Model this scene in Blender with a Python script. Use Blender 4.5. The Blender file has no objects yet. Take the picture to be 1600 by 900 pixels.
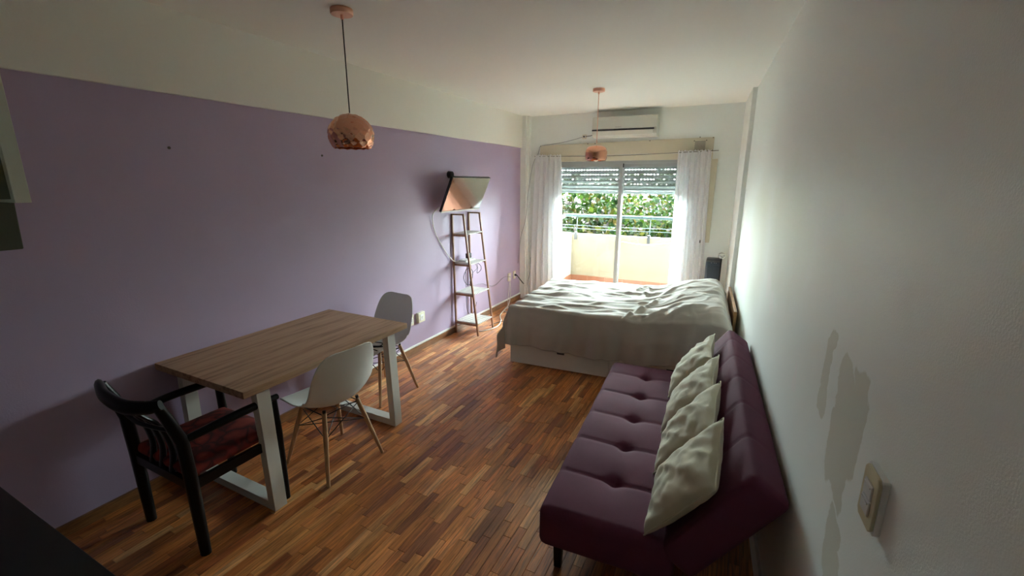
import bpy, bmesh, math, random
from math import sin, cos, pi, hypot, exp, sqrt, radians, atan2
from mathutils import Vector, Matrix, noise
random.seed(7)
S = bpy.context.scene
COL = S.collection

# ------------------------------------------------------------------ camera
def cam_axes(p, r, y):
    cy, sy, cp, sp = cos(y), sin(y), cos(p), sin(p)
    f = Vector((-sy*cp, cy*cp, -sp)); rt = Vector((cy, sy, 0)); up = rt.cross(f)
    return cos(r)*rt + sin(r)*up, -sin(r)*rt + cos(r)*up, f
CR, CU, CF = cam_axes(.2359, .0024, .4644)
CP = Vector((2.8188, 0, 1.7207)); FPX = 692.925
cam = bpy.data.objects.new('camera', bpy.data.cameras.new('camera')); COL.objects.link(cam)
M = Matrix((CR, CU, -CF)).transposed().to_4x4(); M.translation = CP
cam.matrix_world = M
cam.data.sensor_width = 36; cam.data.lens = FPX/1600*36; cam.data.clip_start = .02; cam.data.clip_end = 200
S.camera = cam
def project(p):
    d = Vector(p) - CP; z = d.dot(CF)
    if z < .05: return None
    return 800 + FPX*d.dot(CR)/z, 450 - FPX*d.dot(CU)/z

# ------------------------------------------------------------------ light
SKY_STRENGTH = 9.0
SUN_STRENGTH = 4.5
S.view_settings.view_transform = 'Standard'; S.view_settings.look = 'None'
S.view_settings.gamma = 1.0; S.view_settings.use_curve_mapping = False
S.view_settings.exposure = 3.5
w = bpy.data.worlds.new('world'); S.world = w; w.use_nodes = True
bg = w.node_tree.nodes['Background']; bg.inputs[0].default_value = (.83, .96, .955, 1); bg.inputs[1].default_value = SKY_STRENGTH
sun = bpy.data.objects.new('sun', bpy.data.lights.new('sun', 'SUN')); COL.objects.link(sun)
sun.data.energy = SUN_STRENGTH; sun.data.angle = radians(.6); sun.data.color = (1, .95, .86)
sun.rotation_euler = Vector((.5, .35, .8)).to_track_quat('Z', 'Y').to_euler()
# portal in the balcony door: guides sampling only, gives off no light of its own
pl = bpy.data.lights.new('door_portal', 'AREA'); pl.shape = 'RECTANGLE'; pl.size = 1.9; pl.size_y = 1.6
pl.cycles.is_portal = True
po = bpy.data.objects.new('door_portal', pl); COL.objects.link(po)
po.location = (1.35, 6.2, .8); po.rotation_euler = (radians(-90), 0, 0)
try:
    S.cycles.max_bounces = 14; S.cycles.diffuse_bounces = 8; S.cycles.glossy_bounces = 4
    S.cycles.transparent_max_bounces = 12; S.cycles.transmission_bounces = 8
    S.cycles.sample_clamp_indirect = 8
except Exception: pass

# ------------------------------------------------------------------ materials
MAT = {}
def mat(name, col, rough=.6, metal=0, var=0, vscale=20, bump=0, bscale=200, stretch=None, spec=None, col2=None, sheen=0, coat=0):
    if name in MAT: return MAT[name]
    m = bpy.data.materials.new(name); m.use_nodes = True; MAT[name] = m
    nt = m.node_tree; N = nt.nodes; L = nt.links; b = N['Principled BSDF']
    b.inputs['Base Color'].default_value = (*col, 1); b.inputs['Roughness'].default_value = rough
    b.inputs['Metallic'].default_value = metal
    if spec is not None: b.inputs['Specular IOR Level'].default_value = spec
    if sheen: b.inputs['Sheen Weight'].default_value = sheen; b.inputs['Sheen Roughness'].default_value = .5
    if coat: b.inputs['Coat Weight'].default_value = coat; b.inputs['Coat Roughness'].default_value = .15
    g = N.new('ShaderNodeTexCoord')
    mp = N.new('ShaderNodeMapping'); L.new(g.outputs['Object'], mp.inputs[0])
    if stretch: mp.inputs['Scale'].default_value = stretch
    if var or col2:
        n = N.new('ShaderNodeTexNoise'); n.inputs['Scale'].default_value = vscale; n.inputs['Detail'].default_value = 4
        L.new(mp.outputs[0], n.inputs[0])
        r = N.new('ShaderNodeValToRGB'); L.new(n.outputs[0], r.inputs[0]); L.new(r.outputs[0], b.inputs['Base Color'])
        c2 = col2 or tuple(c*(1-var) for c in col)
        r.color_ramp.elements[0].position = .32; r.color_ramp.elements[0].color = (*c2, 1)
        r.color_ramp.elements[1].position = .68; r.color_ramp.elements[1].color = (*col, 1)
    if bump:
        n2 = N.new('ShaderNodeTexNoise'); n2.inputs['Scale'].default_value = bscale; n2.inputs['Detail'].default_value = 3
        L.new(mp.outputs[0], n2.inputs[0])
        bp = N.new('ShaderNodeBump'); bp.inputs['Strength'].default_value = bump; bp.inputs['Distance'].default_value = .002
        L.new(n2.outputs[0], bp.inputs['Height']); L.new(bp.outputs[0], b.inputs['Normal'])
    return m

mat('wall_white', (.81, .84, .81), .75, var=.03, vscale=3, bump=.25, bscale=120)
mat('ceiling_white', (.87, .885, .84), .8, bump=.2, bscale=90)
mat('beam_white', (.80, .79, .73), .7, bump=.25, bscale=100)
mat('lavender', (.45, .355, .51), .5, var=.04, vscale=2, bump=.3, bscale=120)
mat('base_wood', (.32, .14, .05), .4, var=.45, vscale=14, stretch=(8, 1, 8), coat=.2)
mat('white_paint', (.78, .78, .75), .45)
mat('cream', (.66, .61, .47), .5, var=.05, vscale=5)
mat('cream_plastic', (.76, .72, .56), .35)
mat('alu', (.36, .385, .39), .45)
mat('slat_grey', (.45, .48, .475), .45)
mat('rubber_black', (.012, .012, .013), .5)
mat('black_metal', (.02, .02, .022), .4, metal=.3)
mat('white_plastic', (.78, .79, .78), .3)
mat('chair_white', (.72, .74, .72), .38, bump=.05, bscale=300)
mat('white_metal', (.70, .70, .66), .45, bump=.1, bscale=200)
mat('beech', (.52, .30, .15), .5, var=.3, vscale=12, stretch=(6, 6, 1))
mat('bamboo', (.36, .17, .085), .45, var=.35, vscale=12, stretch=(6, 6, 1))
mat('bamboo_light', (.60, .40, .25), .5)
mat('copper', (.80, .40, .27), .16, metal=1)
mat('copper_soft', (.80, .45, .33), .3, metal=.85)
mat('ac_white', (.60, .60, .54), .35)
mat('dark_grey', (.05, .05, .055), .4)
mat('black_lacquer', (.005, .0045, .0045), .35, spec=.2)
mat('headboard_wood', (.35, .19, .09), .5, var=.3, vscale=10)
mat('bed_white', (.66, .62, .56), .5)
mat('navy_plastic', (.035, .045, .07), .3)
mat('sheet', (.455, .415, .365), .85, var=.05, vscale=5, bump=.25, bscale=350, sheen=.2)
mat('purple_velvet', (.125, .031, .062), .85, var=.12, vscale=8, bump=.3, bscale=500, spec=.2)
mat('cushion_cloth', (.52, .48, .34), .85, var=.08, vscale=10, bump=.35, bscale=400, sheen=.2)
mat('worktop_black', (.008, .008, .008), .35)
mat('cabinet_light', (.70, .74, .64), .5)
mat('cabinet_grey', (.11, .125, .09), .5)
mat('parapet', (.235, .20, .14), .85, var=.12, vscale=2.5, bump=.3, bscale=60)
mat('stucco_white', (.42, .41, .39), .9, var=.2, vscale=9, bump=.5, bscale=60)
mat('terracotta', (.24, .085, .042), .6, var=.15, vscale=8)
mat('rail_green', (.025, .05, .055), .45)
mat('bark', (.16, .11, .07), .9, bump=.6, bscale=30)
mat('concrete', (.20, .195, .18), .9, var=.2, vscale=4)
mat('street', (.42, .41, .38), .9, var=.2, vscale=.5)
mat('facade_blue', (.35, .5, .62), .8, var=.1, vscale=2)
mat('facade_cream', (.7, .64, .52), .8, var=.1, vscale=2)
mat('window_dark', (.03, .04, .05), .15)
mat('bulb', (.85, .85, .82), .2)
mat('screw', (.08, .07, .06), .5)

def simple_nodes(name):
    m = bpy.data.materials.new(name); m.use_nodes = True; MAT[name] = m
    nt = m.node_tree
    return m, nt.nodes, nt.links, nt.nodes['Principled BSDF']

# floor planks: colour from the 'tint' attribute, grain along y
m, N, L, b = simple_nodes('plank')
at = N.new('ShaderNodeAttribute'); at.attribute_name = 'tint'
geo = N.new('ShaderNodeNewGeometry'); mp = N.new('ShaderNodeMapping'); mp.inputs['Scale'].default_value = (60, 3.2, 1)
add = N.new('ShaderNodeVectorMath'); add.operation = 'ADD'
L.new(geo.outputs['Position'], add.inputs[0])
sc = N.new('ShaderNodeVectorMath'); sc.operation = 'SCALE'; sc.inputs['Scale'].default_value = 7
L.new(at.outputs['Color'], sc.inputs[0]); L.new(sc.outputs[0], add.inputs[1]); L.new(add.outputs[0], mp.inputs[0])
n = N.new('ShaderNodeTexNoise'); n.inputs['Scale'].default_value = 1.6; n.inputs['Detail'].default_value = 6; n.inputs['Roughness'].default_value = .62
n.inputs['Distortion'].default_value = .6
L.new(mp.outputs[0], n.inputs[0])
r = N.new('ShaderNodeMapRange'); r.inputs[1].default_value = .32; r.inputs[2].default_value = .68; r.inputs[3].default_value = .42; r.inputs[4].default_value = 1.45
L.new(n.outputs[0], r.inputs[0])
mul = N.new('ShaderNodeVectorMath'); mul.operation = 'SCALE'
L.new(at.outputs['Color'], mul.inputs[0]); L.new(r.outputs[0], mul.inputs['Scale'])
wn = N.new('ShaderNodeTexNoise'); wn.inputs['Scale'].default_value = 2.2; wn.inputs['Detail'].default_value = 5
L.new(geo.outputs['Position'], wn.inputs[0])
wr = N.new('ShaderNodeMapRange'); wr.inputs[1].default_value = .35; wr.inputs[2].default_value = .65; wr.inputs[3].default_value = .78; wr.inputs[4].default_value = 1.12
L.new(wn.outputs[0], wr.inputs[0])
mul2 = N.new('ShaderNodeVectorMath'); mul2.operation = 'SCALE'; L.new(mul.outputs[0], mul2.inputs[0]); L.new(wr.outputs[0], mul2.inputs['Scale'])
L.new(mul2.outputs[0], b.inputs['Base Color'])
rr = N.new('ShaderNodeMapRange'); rr.inputs[3].default_value = .28; rr.inputs[4].default_value = .5; L.new(wn.outputs[0], rr.inputs[0]); L.new(rr.outputs[0], b.inputs['Roughness'])
bp = N.new('ShaderNodeBump'); bp.inputs['Strength'].default_value = .25; bp.inputs['Distance'].default_value = .001
L.new(n.outputs[0], bp.inputs['Height']); L.new(bp.outputs[0], b.inputs['Normal'])

# table oak, grain along y
m, N, L, b = simple_nodes('oak')
tc = N.new('ShaderNodeTexCoord'); mp = N.new('ShaderNodeMapping'); mp.inputs['Scale'].default_value = (26, 1.6, 26)
L.new(tc.outputs['Object'], mp.inputs[0])
n = N.new('ShaderNodeTexNoise'); n.inputs['Scale'].default_value = 1.3; n.inputs['Detail'].default_value = 8; n.inputs['Roughness'].default_value = .6; n.inputs['Distortion'].default_value = .5
L.new(mp.outputs[0], n.inputs[0])
r = N.new('ShaderNodeValToRGB'); e = r.color_ramp.elements
e[0].position = .3; e[0].color = (.22, .12, .066, 1); e[1].position = .72; e[1].color = (.58, .38, .235, 1)
x = e.new(.48); x.color = (.45, .28, .165, 1)
L.new(n.outputs[0], r.inputs[0]); L.new(r.outputs[0], b.inputs['Base Color']); b.inputs['Roughness'].default_value = .5

# red seat cloth with scribbled lines
m, N, L, b = simple_nodes('red_cloth')
tc = N.new('ShaderNodeTexCoord'); v = N.new('ShaderNodeTexVoronoi'); v.feature = 'DISTANCE_TO_EDGE'; v.inputs['Scale'].default_value = 9
ns = N.new('ShaderNodeTexNoise'); ns.inputs['Scale'].default_value = 6
mx = N.new('ShaderNodeMixRGB'); mx.inputs[0].default_value = .25; L.new(tc.outputs['Object'], mx.inputs[1]); L.new(ns.outputs['Color'], mx.inputs[2]); L.new(tc.outputs['Object'], ns.inputs[0])
L.new(mx.outputs[0], v.inputs['Vector'])
r = N.new('ShaderNodeValToRGB'); e = r.color_ramp.elements
e[0].position = .0; e[0].color = (.06, .008, .008, 1); e[1].position = .10; e[1].color = (.17, .014, .012, 1); x = e.new(.04); x.color = (.08, .01, .01, 1); y_ = e.new(.3); y_.color = (.27, .035, .024, 1)
L.new(v.outputs['Distance'], r.inputs[0]); L.new(r.outputs[0], b.inputs['Base Color']); b.inputs['Roughness'].default_value = .85

# sheer curtain
m, N, L, b = simple_nodes('curtain')
b.inputs['Base Color'].default_value = (.90, .90, .91, 1); b.inputs['Roughness'].default_value = .8
tr = N.new('ShaderNodeBsdfTranslucent'); tr.inputs[0].default_value = (.88, .88, .90, 1)
mxs = N.new('ShaderNodeMixShader'); mxs.inputs[0].default_value = .5
L.new(b.outputs[0], mxs.inputs[1]); L.new(tr.outputs[0], mxs.inputs[2])
L.new(mxs.outputs[0], N['Material Output'].inputs[0])

# glass
m, N, L, b = simple_nodes('glass')
gl = N.new('ShaderNodeBsdfGlossy'); gl.inputs['Roughness'].default_value = .02
tp = N.new('ShaderNodeBsdfTransparent'); tp.inputs[0].default_value = (.93, .96, .95, 1)
fr = N.new('ShaderNodeFresnel'); fr.inputs[0].default_value = 1.35
mxs = N.new('ShaderNodeMixShader'); L.new(fr.outputs[0], mxs.inputs[0]); L.new(tp.outputs[0], mxs.inputs[1]); L.new(gl.outputs[0], mxs.inputs[2])
L.new(mxs.outputs[0], N['Material Output'].inputs[0])

# tv screen
m, N, L, b = simple_nodes('tv_screen')
b.inputs['Base Color'].default_value = (.02, .021, .024, 1); b.inputs['Roughness'].default_value = .06
b.inputs['Specular IOR Level'].default_value = 1.0; b.inputs['IOR'].default_value = 1.7

# leaves
m, N, L, b = simple_nodes('leaf')
at = N.new('ShaderNodeAttribute'); at.attribute_name = 'tint'
L.new(at.outputs['Color'], b.inputs['Base Color']); b.inputs['Roughness'].default_value = .8; b.inputs['Specular IOR Level'].default_value = .1
tr = N.new('ShaderNodeBsdfTranslucent'); L.new(at.outputs['Color'], tr.inputs[0])
mxs = N.new('ShaderNodeMixShader'); mxs.inputs[0].default_value = .35
L.new(b.outputs[0], mxs.inputs[1]); L.new(tr.outputs[0], mxs.inputs[2]); L.new(mxs.outputs[0], N['Material Output'].inputs[0])

# right wall: white paint with darker bare patches and fresh white touch-ups (wear with a shape of its own)
m, N, L, b = simple_nodes('patched_wall')
geo = N.new('ShaderNodeNewGeometry'); sep = N.new('ShaderNodeSeparateXYZ')
dn = N.new('ShaderNodeTexNoise'); dn.inputs['Scale'].default_value = 7; dn.inputs['Detail'].default_value = 5
L.new(geo.outputs['Position'], dn.inputs[0])
sb = N.new('ShaderNodeVectorMath'); sb.operation = 'SUBTRACT'; sb.inputs[1].default_value = (.5, .5, .5); L.new(dn.outputs['Color'], sb.inputs[0])
ss = N.new('ShaderNodeVectorMath'); ss.operation = 'SCALE'; ss.inputs['Scale'].default_value = .16; L.new(sb.outputs[0], ss.inputs[0])
ad = N.new('ShaderNodeVectorMath'); L.new(geo.outputs['Position'], ad.inputs[0]); L.new(ss.outputs[0], ad.inputs[1]); L.new(ad.outputs[0], sep.inputs[0])
def mth(op, a, b_=None, clamp=False):
    q = N.new('ShaderNodeMath'); q.operation = op; q.use_clamp = clamp
    for i, vv in enumerate((a, b_)):
        if vv is None: continue
        if isinstance(vv, (int, float)): q.inputs[i].default_value = vv
        else: L.new(vv, q.inputs[i])
    return q.outputs[0]
def ell(y0, z0, ry, rz, soft=.12, pw=4):
    a = mth('POWER', mth('ABSOLUTE', mth('DIVIDE', mth('SUBTRACT', sep.outputs[1], y0), ry)), pw)
    c = mth('POWER', mth('ABSOLUTE', mth('DIVIDE', mth('SUBTRACT', sep.outputs[2], z0), rz)), pw)
    s = mth('ADD', a, c)
    return mth('DIVIDE', mth('SUBTRACT', 1 + soft, s), 2*soft, True)
def un(lst):
    o = lst[0]
    for q in lst[1:]: o = mth('MAXIMUM', o, q)
    return o
dark = un([ell(1.475, 1.18, .035, .115), ell(1.31, 1.13, .06, .17), ell(1.20, 1.17, .055, .14), ell(1.235, 1.03, .045, .08), ell(1.205, .84, .055, .10), ell(1.14, .74, .05, .12)])
white = un([ell(2.78, 1.16, .09, .07), ell(2.60, 1.12, .05, .06), ell(1.85, 1.02, .03, .07)])
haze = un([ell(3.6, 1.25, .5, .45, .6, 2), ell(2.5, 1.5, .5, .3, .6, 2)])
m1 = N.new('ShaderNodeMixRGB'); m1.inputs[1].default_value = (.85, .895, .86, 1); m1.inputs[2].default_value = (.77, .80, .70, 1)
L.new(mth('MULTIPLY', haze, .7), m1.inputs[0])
m2 = N.new('ShaderNodeMixRGB'); m2.inputs[2].default_value = (.62, .63, .54, 1); L.new(m1.outputs[0], m2.inputs[1]); L.new(mth('MULTIPLY', dark, .85), m2.inputs[0])
m3 = N.new('ShaderNodeMixRGB'); m3.inputs[2].default_value = (.88, .88, .86, 1); L.new(m2.outputs[0], m3.inputs[1]); L.new(mth('MULTIPLY', white, .8), m3.inputs[0])
L.new(m3.outputs[0], b.inputs['Base Color']); b.inputs['Roughness'].default_value = .5
bn = N.new('ShaderNodeTexNoise'); bn.inputs['Scale'].default_value = 230; bn.inputs['Detail'].default_value = 4; L.new(geo.outputs['Position'], bn.inputs[0])
bp = N.new('ShaderNodeBump'); bp.inputs['Strength'].default_value = .3; bp.inputs['Distance'].default_value = .002
L.new(bn.outputs[0], bp.inputs['Height']); L.new(bp.outputs[0], b.inputs['Normal'])

# ------------------------------------------------------------------ helpers
class MB:
    """collects shapes for ONE mesh object"""
    def __init__(s): s.v = []; s.f = []
    def raw(s, vs, fs):
        o = len(s.v); s.v += [Vector(q) for q in vs]; s.f += [[i+o for i in f] for f in fs]; return s
    def box(s, x0, x1, y0, y1, z0, z1, xf=None):
        vs = [Vector((x, y, z)) for x in (x0, x1) for y in (y0, y1) for z in (z0, z1)]
        if xf: vs = [xf(q) for q in vs]
        return s.raw(vs, [(0, 1, 3, 2), (4, 6, 7, 5), (0, 4, 5, 1), (2, 3, 7, 6), (0, 2, 6, 4), (1, 5, 7, 3)])
    def hexa(s, vs):   # 8 verts, bottom 4 then top 4 (ccw)
        return s.raw(vs, [(0, 3, 2, 1), (4, 5, 6, 7), (0, 1, 5, 4), (1, 2, 6, 5), (2, 3, 7, 6), (3, 0, 4, 7)])
    def tube(s, pts, r, n=8, flat=1, up=None, closed=False, smooth=0):
        pts = [Vector(p) for p in pts]
        if smooth: pts, r = catmull(pts, r, smooth, closed)
        K = len(pts); R = r if isinstance(r, (list, tuple)) else [r]*K
        prev = Vector(up) if up else None; rings = []
        for i, p in enumerate(pts):
            if closed: t = pts[(i+1) % K] - pts[i-1]
            else: t = pts[min(i+1, K-1)] - pts[max(i-1, 0)]
            if t.length < 1e-9: t = Vector((0, 0, 1))
            t.normalize()
            if prev is None: prev = Vector((0, 0, 1)) if abs(t.z) < .9 else Vector((1, 0, 0))
            a = prev - t*prev.dot(t)
            if a.length < 1e-5: a = t.orthogonal()
            a.normalize(); c = t.cross(a); 
            if not up: prev = a
            rings.append([p + a*cos(2*pi*k/n)*R[i] + c*sin(2*pi*k/n)*R[i]*flat for k in range(n)])
        vs = [q for g in rings for q in g]; fs = []
        for i in range(K if closed else K-1):
            j = (i+1) % K
            for k in range(n): fs.append((i*n+k, i*n+(k+1) % n, j*n+(k+1) % n, j*n+k))
        if not closed: fs.append(tuple(range(n))[::-1]); fs.append(tuple((K-1)*n+k for k in range(n)))
        return s.raw(vs, fs)
    def lathe(s, prof, n=32, c=(0, 0, 0), capb=False, capt=False):
        vs = [(c[0]+r*cos(2*pi*k/n), c[1]+r*sin(2*pi*k/n), c[2]+z) for r, z in prof for k in range(n)]
        fs = [(i*n+k, i*n+(k+1) % n, (i+1)*n+(k+1) % n, (i+1)*n+k) for i in range(len(prof)-1) for k in range(n)]
        if capb: fs.append(tuple(range(n))[::-1])
        if capt: fs.append(tuple((len(prof)-1)*n+k for k in range(n)))
        return s.raw(vs, fs)
    def rbox(s, size, r, res=.05, fn=None, c=(0, 0, 0)):
        hx, hy, hz = [q/2 for q in size]; r = min(r, hx, hy, hz)
        def ticks(h):
            n = max(1, int(2*(h-r)/res + .5)); a = [-h, -h+r*.35, ] + [-h+r + 2*(h-r)*i/n for i in range(n+1)] + [h-r*.35, h]
            return a
        T = [ticks(hx), ticks(hy), ticks(hz)]; idx = {}; vs = []; fs = []
        H = (hx, hy, hz)
        def put(p):
            k = tuple(round(q, 5) for q in p)
            if k in idx: return idx[k]
            inn = Vector([max(-H[i]+r, min(H[i]-r, p[i])) for i in range(3)]); d = Vector(p) - inn
            q = inn + d.normalized()*r if d.length > 1e-9 else inn
            if fn: q = fn(q.copy(), p)
            idx[k] = len(vs); vs.append(q + Vector(c)); return idx[k]
        for ax in range(3):
            a, b_ = (ax+1) % 3, (ax+2) % 3
            for sg in (-1, 1):
                for i in range(len(T[a])-1):
                    for j in range(len(T[b_])-1):
                        q = []
                        for (ii, jj) in ((i, j), (i+1, j), (i+1, j+1), (i, j+1)):
                            p = [0, 0, 0]; p[ax] = sg*H[ax]; p[a] = T[a][ii]; p[b_] = T[b_][jj]; q.append(put(p))
                        fs.append(q if sg > 0 else q[::-1])
        return s.raw(vs, fs)
    def build(s, name, m, parent=None, smooth=False, bevel=0, bseg=2, angle=None):
        me = bpy.data.meshes.new(name); me.from_pydata([tuple(q) for q in s.v], [], s.f); me.validate()
        me.materials.append(MAT[m] if isinstance(m, str) else m)
        o = bpy.data.objects.new(name, me); COL.objects.link(o)
        if smooth:
            for p in me.polygons: p.use_smooth = True
            if angle: me.set_sharp_from_angle(angle=radians(angle))
        if parent: o.parent = parent
        if bevel:
            bm_ = bmesh.new(); bm_.from_mesh(me)
            es = [e for e in bm_.edges if len(e.link_faces) == 2 and e.calc_face_angle(0) > radians(30)]
            bmesh.ops.bevel(bm_, geom=es, offset=bevel, segments=bseg, affect='EDGES', clamp_overlap=True, profile=.5)
            bm_.to_mesh(me); bm_.free()
        return o

def catmull(pts, r, k, closed=False):
    n = len(pts); out = []; R = []
    rl = r if isinstance(r, (list, tuple)) else None
    for i in range(n if closed else n-1):
        if closed: p0, p1, p2, p3 = pts[i-1], pts[i], pts[(i+1) % n], pts[(i+2) % n]
        else: p0, p1, p2, p3 = pts[max(i-1, 0)], pts[i], pts[i+1], pts[min(i+2, n-1)]
        for j in range(k):
            t = j/k
            out.append(.5*((2*p1) + (p2-p0)*t + (2*p0-5*p1+4*p2-p3)*t*t + (-p0+3*p1-3*p2+p3)*t**3))
            if rl: R.append(rl[i]*(1-t) + rl[(i+1) % n]*t)
    if not closed:
        out.append(pts[-1]); 
        if rl: R.append(rl[-1])
    return out, (R if rl else r)

def thing(name, label, cat, loc=(0, 0, 0), rz=0, group=None):
    o = bpy.data.objects.new(name, None); COL.objects.link(o); o.empty_display_size = .1
    o.location = loc; o.rotation_euler = (0, 0, rz); o['label'] = label; o['category'] = cat
    if group: o['group'] = group
    return o
def tag(o, label, cat, group=None):
    o['label'] = label; o['category'] = cat
    if group: o['group'] = group
    return o
def st(o, label=None):
    o['kind'] = 'structure'
    if label: o['label'] = label; o['category'] = 'structure'
    return o
def dup(root, loc, rz, label, group=None):
    r = root.copy(); COL.objects.link(r); r.location = loc; r.rotation_euler = (0, 0, rz); r['label'] = label
    if group: r['group'] = group
    for ch in list(root.children):
        c = ch.copy(); COL.objects.link(c); c.parent = r
        for g in ch.children:
            d = g.copy(); COL.objects.link(d); d.parent = c
    return r
def box(name, m, x0, x1, y0, y1, z0, z1, parent=None, bevel=0):
    return MB().box(x0, x1, y0, y1, z0, z1).build(name, m, parent, bevel=bevel)
TH = math.atan(.0633)                     # the right wall is not square to the room
UU = Vector((cos(TH), sin(TH), 0)); VV = Vector((-sin(TH), cos(TH), 0))
def uv(a, b_, z=0): return UU*a + VV*b_ + Vector((0, 0, z))
def wallx(y): return 3.1945 - .0633*y     # right wall plane

# ------------------------------------------------------------------ room shell
H = 2.6; D = 5.99; Y0 = -1.6
TIN = [(.56, .20, .052), (.52, .18, .042), (.60, .25, .08), (.42, .135, .034), (.33, .095, .028), (.70, .34, .13), (.30, .10, .033), (.60, .21, .055), (.48, .16, .040), (.58, .22, .065), (.53, .19, .046), (.50, .17, .044), (.60, .23, .066)]
floor = MB().hexa([(-.1, Y0, -.15), (wallx(Y0)+.1, Y0, -.15), (wallx(D)+.1, D+.02, -.15), (-.1, D+.02, -.15),
                   (-.1, Y0, -.0045), (wallx(Y0)+.1, Y0, -.0045), (wallx(D)+.1, D+.02, -.0045), (-.1, D+.02, -.0045)]).build('floor', mat('subfloor', (.035, .018, .009), .8)); st(floor)
PW = .046; planks = []
col_n = int(3.4/PW); xoff = .013
for i in range(col_n):
    x0 = xoff + i*PW; y = Y0 + random.uniform(-.3, 0)
    while y < D:
        ln = random.choice((.24, .27, .30, .30, .33, .36)); y1 = min(y+ln, D); ya = max(y, Y0)
        if y1 - ya > .03:
            xm = min(x0+PW, wallx((ya+y1)/2)-.001)
            if xm - x0 > .008: planks.append((x0, xm, ya, y1))
        y += ln
def area(pk):
    x0, x1, ya, y1 = pk; q = [project((x, y, 0)) for x, y in ((x0, ya), (x1, ya), (x1, y1), (x0, y1))]
    if any(k is None for k in q): return 0
    if not all(0 < k[0] < 1600 and 0 < k[1] < 900 for k in q): return 0
    cx, cy = (x0+x1)/2, (ya+y1)/2
    u_, v_ = Vector((cx, cy, 0)).dot(UU), Vector((cx, cy, 0)).dot(VV)
    if u_ > 2.1 and 1.3 < v_: return 0
    if q[0][0] < 190 or (q[0][0] < 440 and q[0][1] > 640 and cx < .8): return 0
    return abs(sum(q[k][0]*q[(k+1) % 4][1] - q[(k+1) % 4][0]*q[k][1] for k in range(4)))/2
planks.sort(key=lambda p: -area(p))
def plank_geo(mb, tint, pk):
    x0, x1, ya, y1 = pk; g = .0006; dz = random.uniform(-.0005, .0003); c = .0009
    a, b_, c_, d_ = x0+g, x1-g, ya+g, y1-g
    n0 = len(mb.f)
    mb.raw([(a, c_, -.006), (b_, c_, -.006), (b_, d_, -.006), (a, d_, -.006), (a, c_, dz-c), (b_, c_, dz-c), (b_, d_, dz-c), (a, d_, dz-c),
            (a+c, c_+c, dz), (b_-c, c_+c, dz), (b_-c, d_-c, dz), (a+c, d_-c, dz)],
           [(0, 1, 5, 4), (1, 2, 6, 5), (2, 3, 7, 6), (3, 0, 4, 7), (4, 5, 9, 8), (5, 6, 10, 9), (6, 7, 11, 10), (7, 4, 8, 11), (8, 9, 10, 11)])
    t = random.choice(TIN); k = random.uniform(.85, 1.15); tint += [(t[0]*k, t[1]*k*random.uniform(.95, 1.05), t[2]*k)]*(len(mb.f)-n0)
def set_tint(o, tint):
    at_ = o.data.attributes.new('tint', 'FLOAT_COLOR', 'FACE')
    at_.data.foreach_set('color', [q for t in tint for q in (*t, 1)])
for pk in planks[:300]:
    mb = MB(); t = []; plank_geo(mb, t, pk); o = mb.build('plank', 'plank', floor); set_tint(o, t)
mb = MB(); t = []
for pk in planks[300:]: plank_geo(mb, t, pk)
o = mb.build('plank_field', 'plank', floor); set_tint(o, t); o['kind'] = 'stuff'

st(MB().hexa([(-.15, Y0-.15, H), (wallx(Y0)+.15, Y0-.15, H), (wallx(D)+.15, D+.2, H), (-.15, D+.2, H),
              (-.15, Y0-.15, H+.15), (wallx(Y0)+.15, Y0-.15, H+.15), (wallx(D)+.15, D+.2, H+.15), (-.15, D+.2, H+.15)]).build('ceiling', 'ceiling_white'))
st(box('wall_left', 'lavender', -.15, 0, Y0-.15, D+.2, -.15, H))
st(box('wall_near', 'wall_white', 0, 3.3, Y0-.15, Y0, -.15, H))
st(MB().hexa([(wallx(Y0), Y0, -.15), (wallx(Y0)+.15, Y0, -.15), (wallx(D+.2)+.15, D+.2, -.15), (wallx(D+.2), D+.2, -.15),
              (wallx(Y0), Y0, H), (wallx(Y0)+.15, Y0, H), (wallx(D+.2)+.15, D+.2, H), (wallx(D+.2), D+.2, H)]).build('wall_right', 'patched_wall'))
# back wall with the balcony door opening
OX0, OX1, OZ = .50, 2.24, 1.985
wb = MB(); wb.box(0, OX0, D, D+.2, -.15, H); wb.box(OX1, wallx(D)+.05, D, D+.2, -.15, H); wb.box(OX0, OX1, D, D+.2, OZ, H); wb.box(OX0, OX1, D, D+.2, -.15, 0)
st(wb.build('wall_back', 'wall_white'))
st(box('trim_1', 'beam_white', -.001, .028, Y0, D-.06, 2.177, H), 'white painted beam band above the lavender wall')
tc_ = MB(); tc_.box(-.001, .085, D-.11, D+.01, 0, H); tc_.box(.085, .115, D-.075, D+.01, 0, H)
st(tc_.build('trim_2', 'wall_white'), 'white plaster pilaster in the far left corner')
yc = 5.11
st(MB().hexa([(wallx(yc)-.040, yc, 0), (wallx(yc)+.02, yc, 0), (wallx(D)+.02, D+.01, 0), (wallx(D)-.040, D+.01, 0),
              (wallx(yc)-.040, yc, H), (wallx(yc)+.02, yc, H), (wallx(D)+.02, D+.01, H), (wallx(D)-.040, D+.01, H)]).build('trim_3', 'wall_white'), 'white plaster pilaster on the right wall by the window')
st(box('baseboard_left', 'base_wood', 0, .016, Y0, D-.11, 0, .062))
st(box('trim_4', 'white_paint', 0, .012, 2.75, D-.11, .064, .084, bevel=.002), 'white cable duct running along the baseboard')
st(box('baseboard_back', 'base_wood', .115, OX0, D-.014, D, 0, .062))
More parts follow.
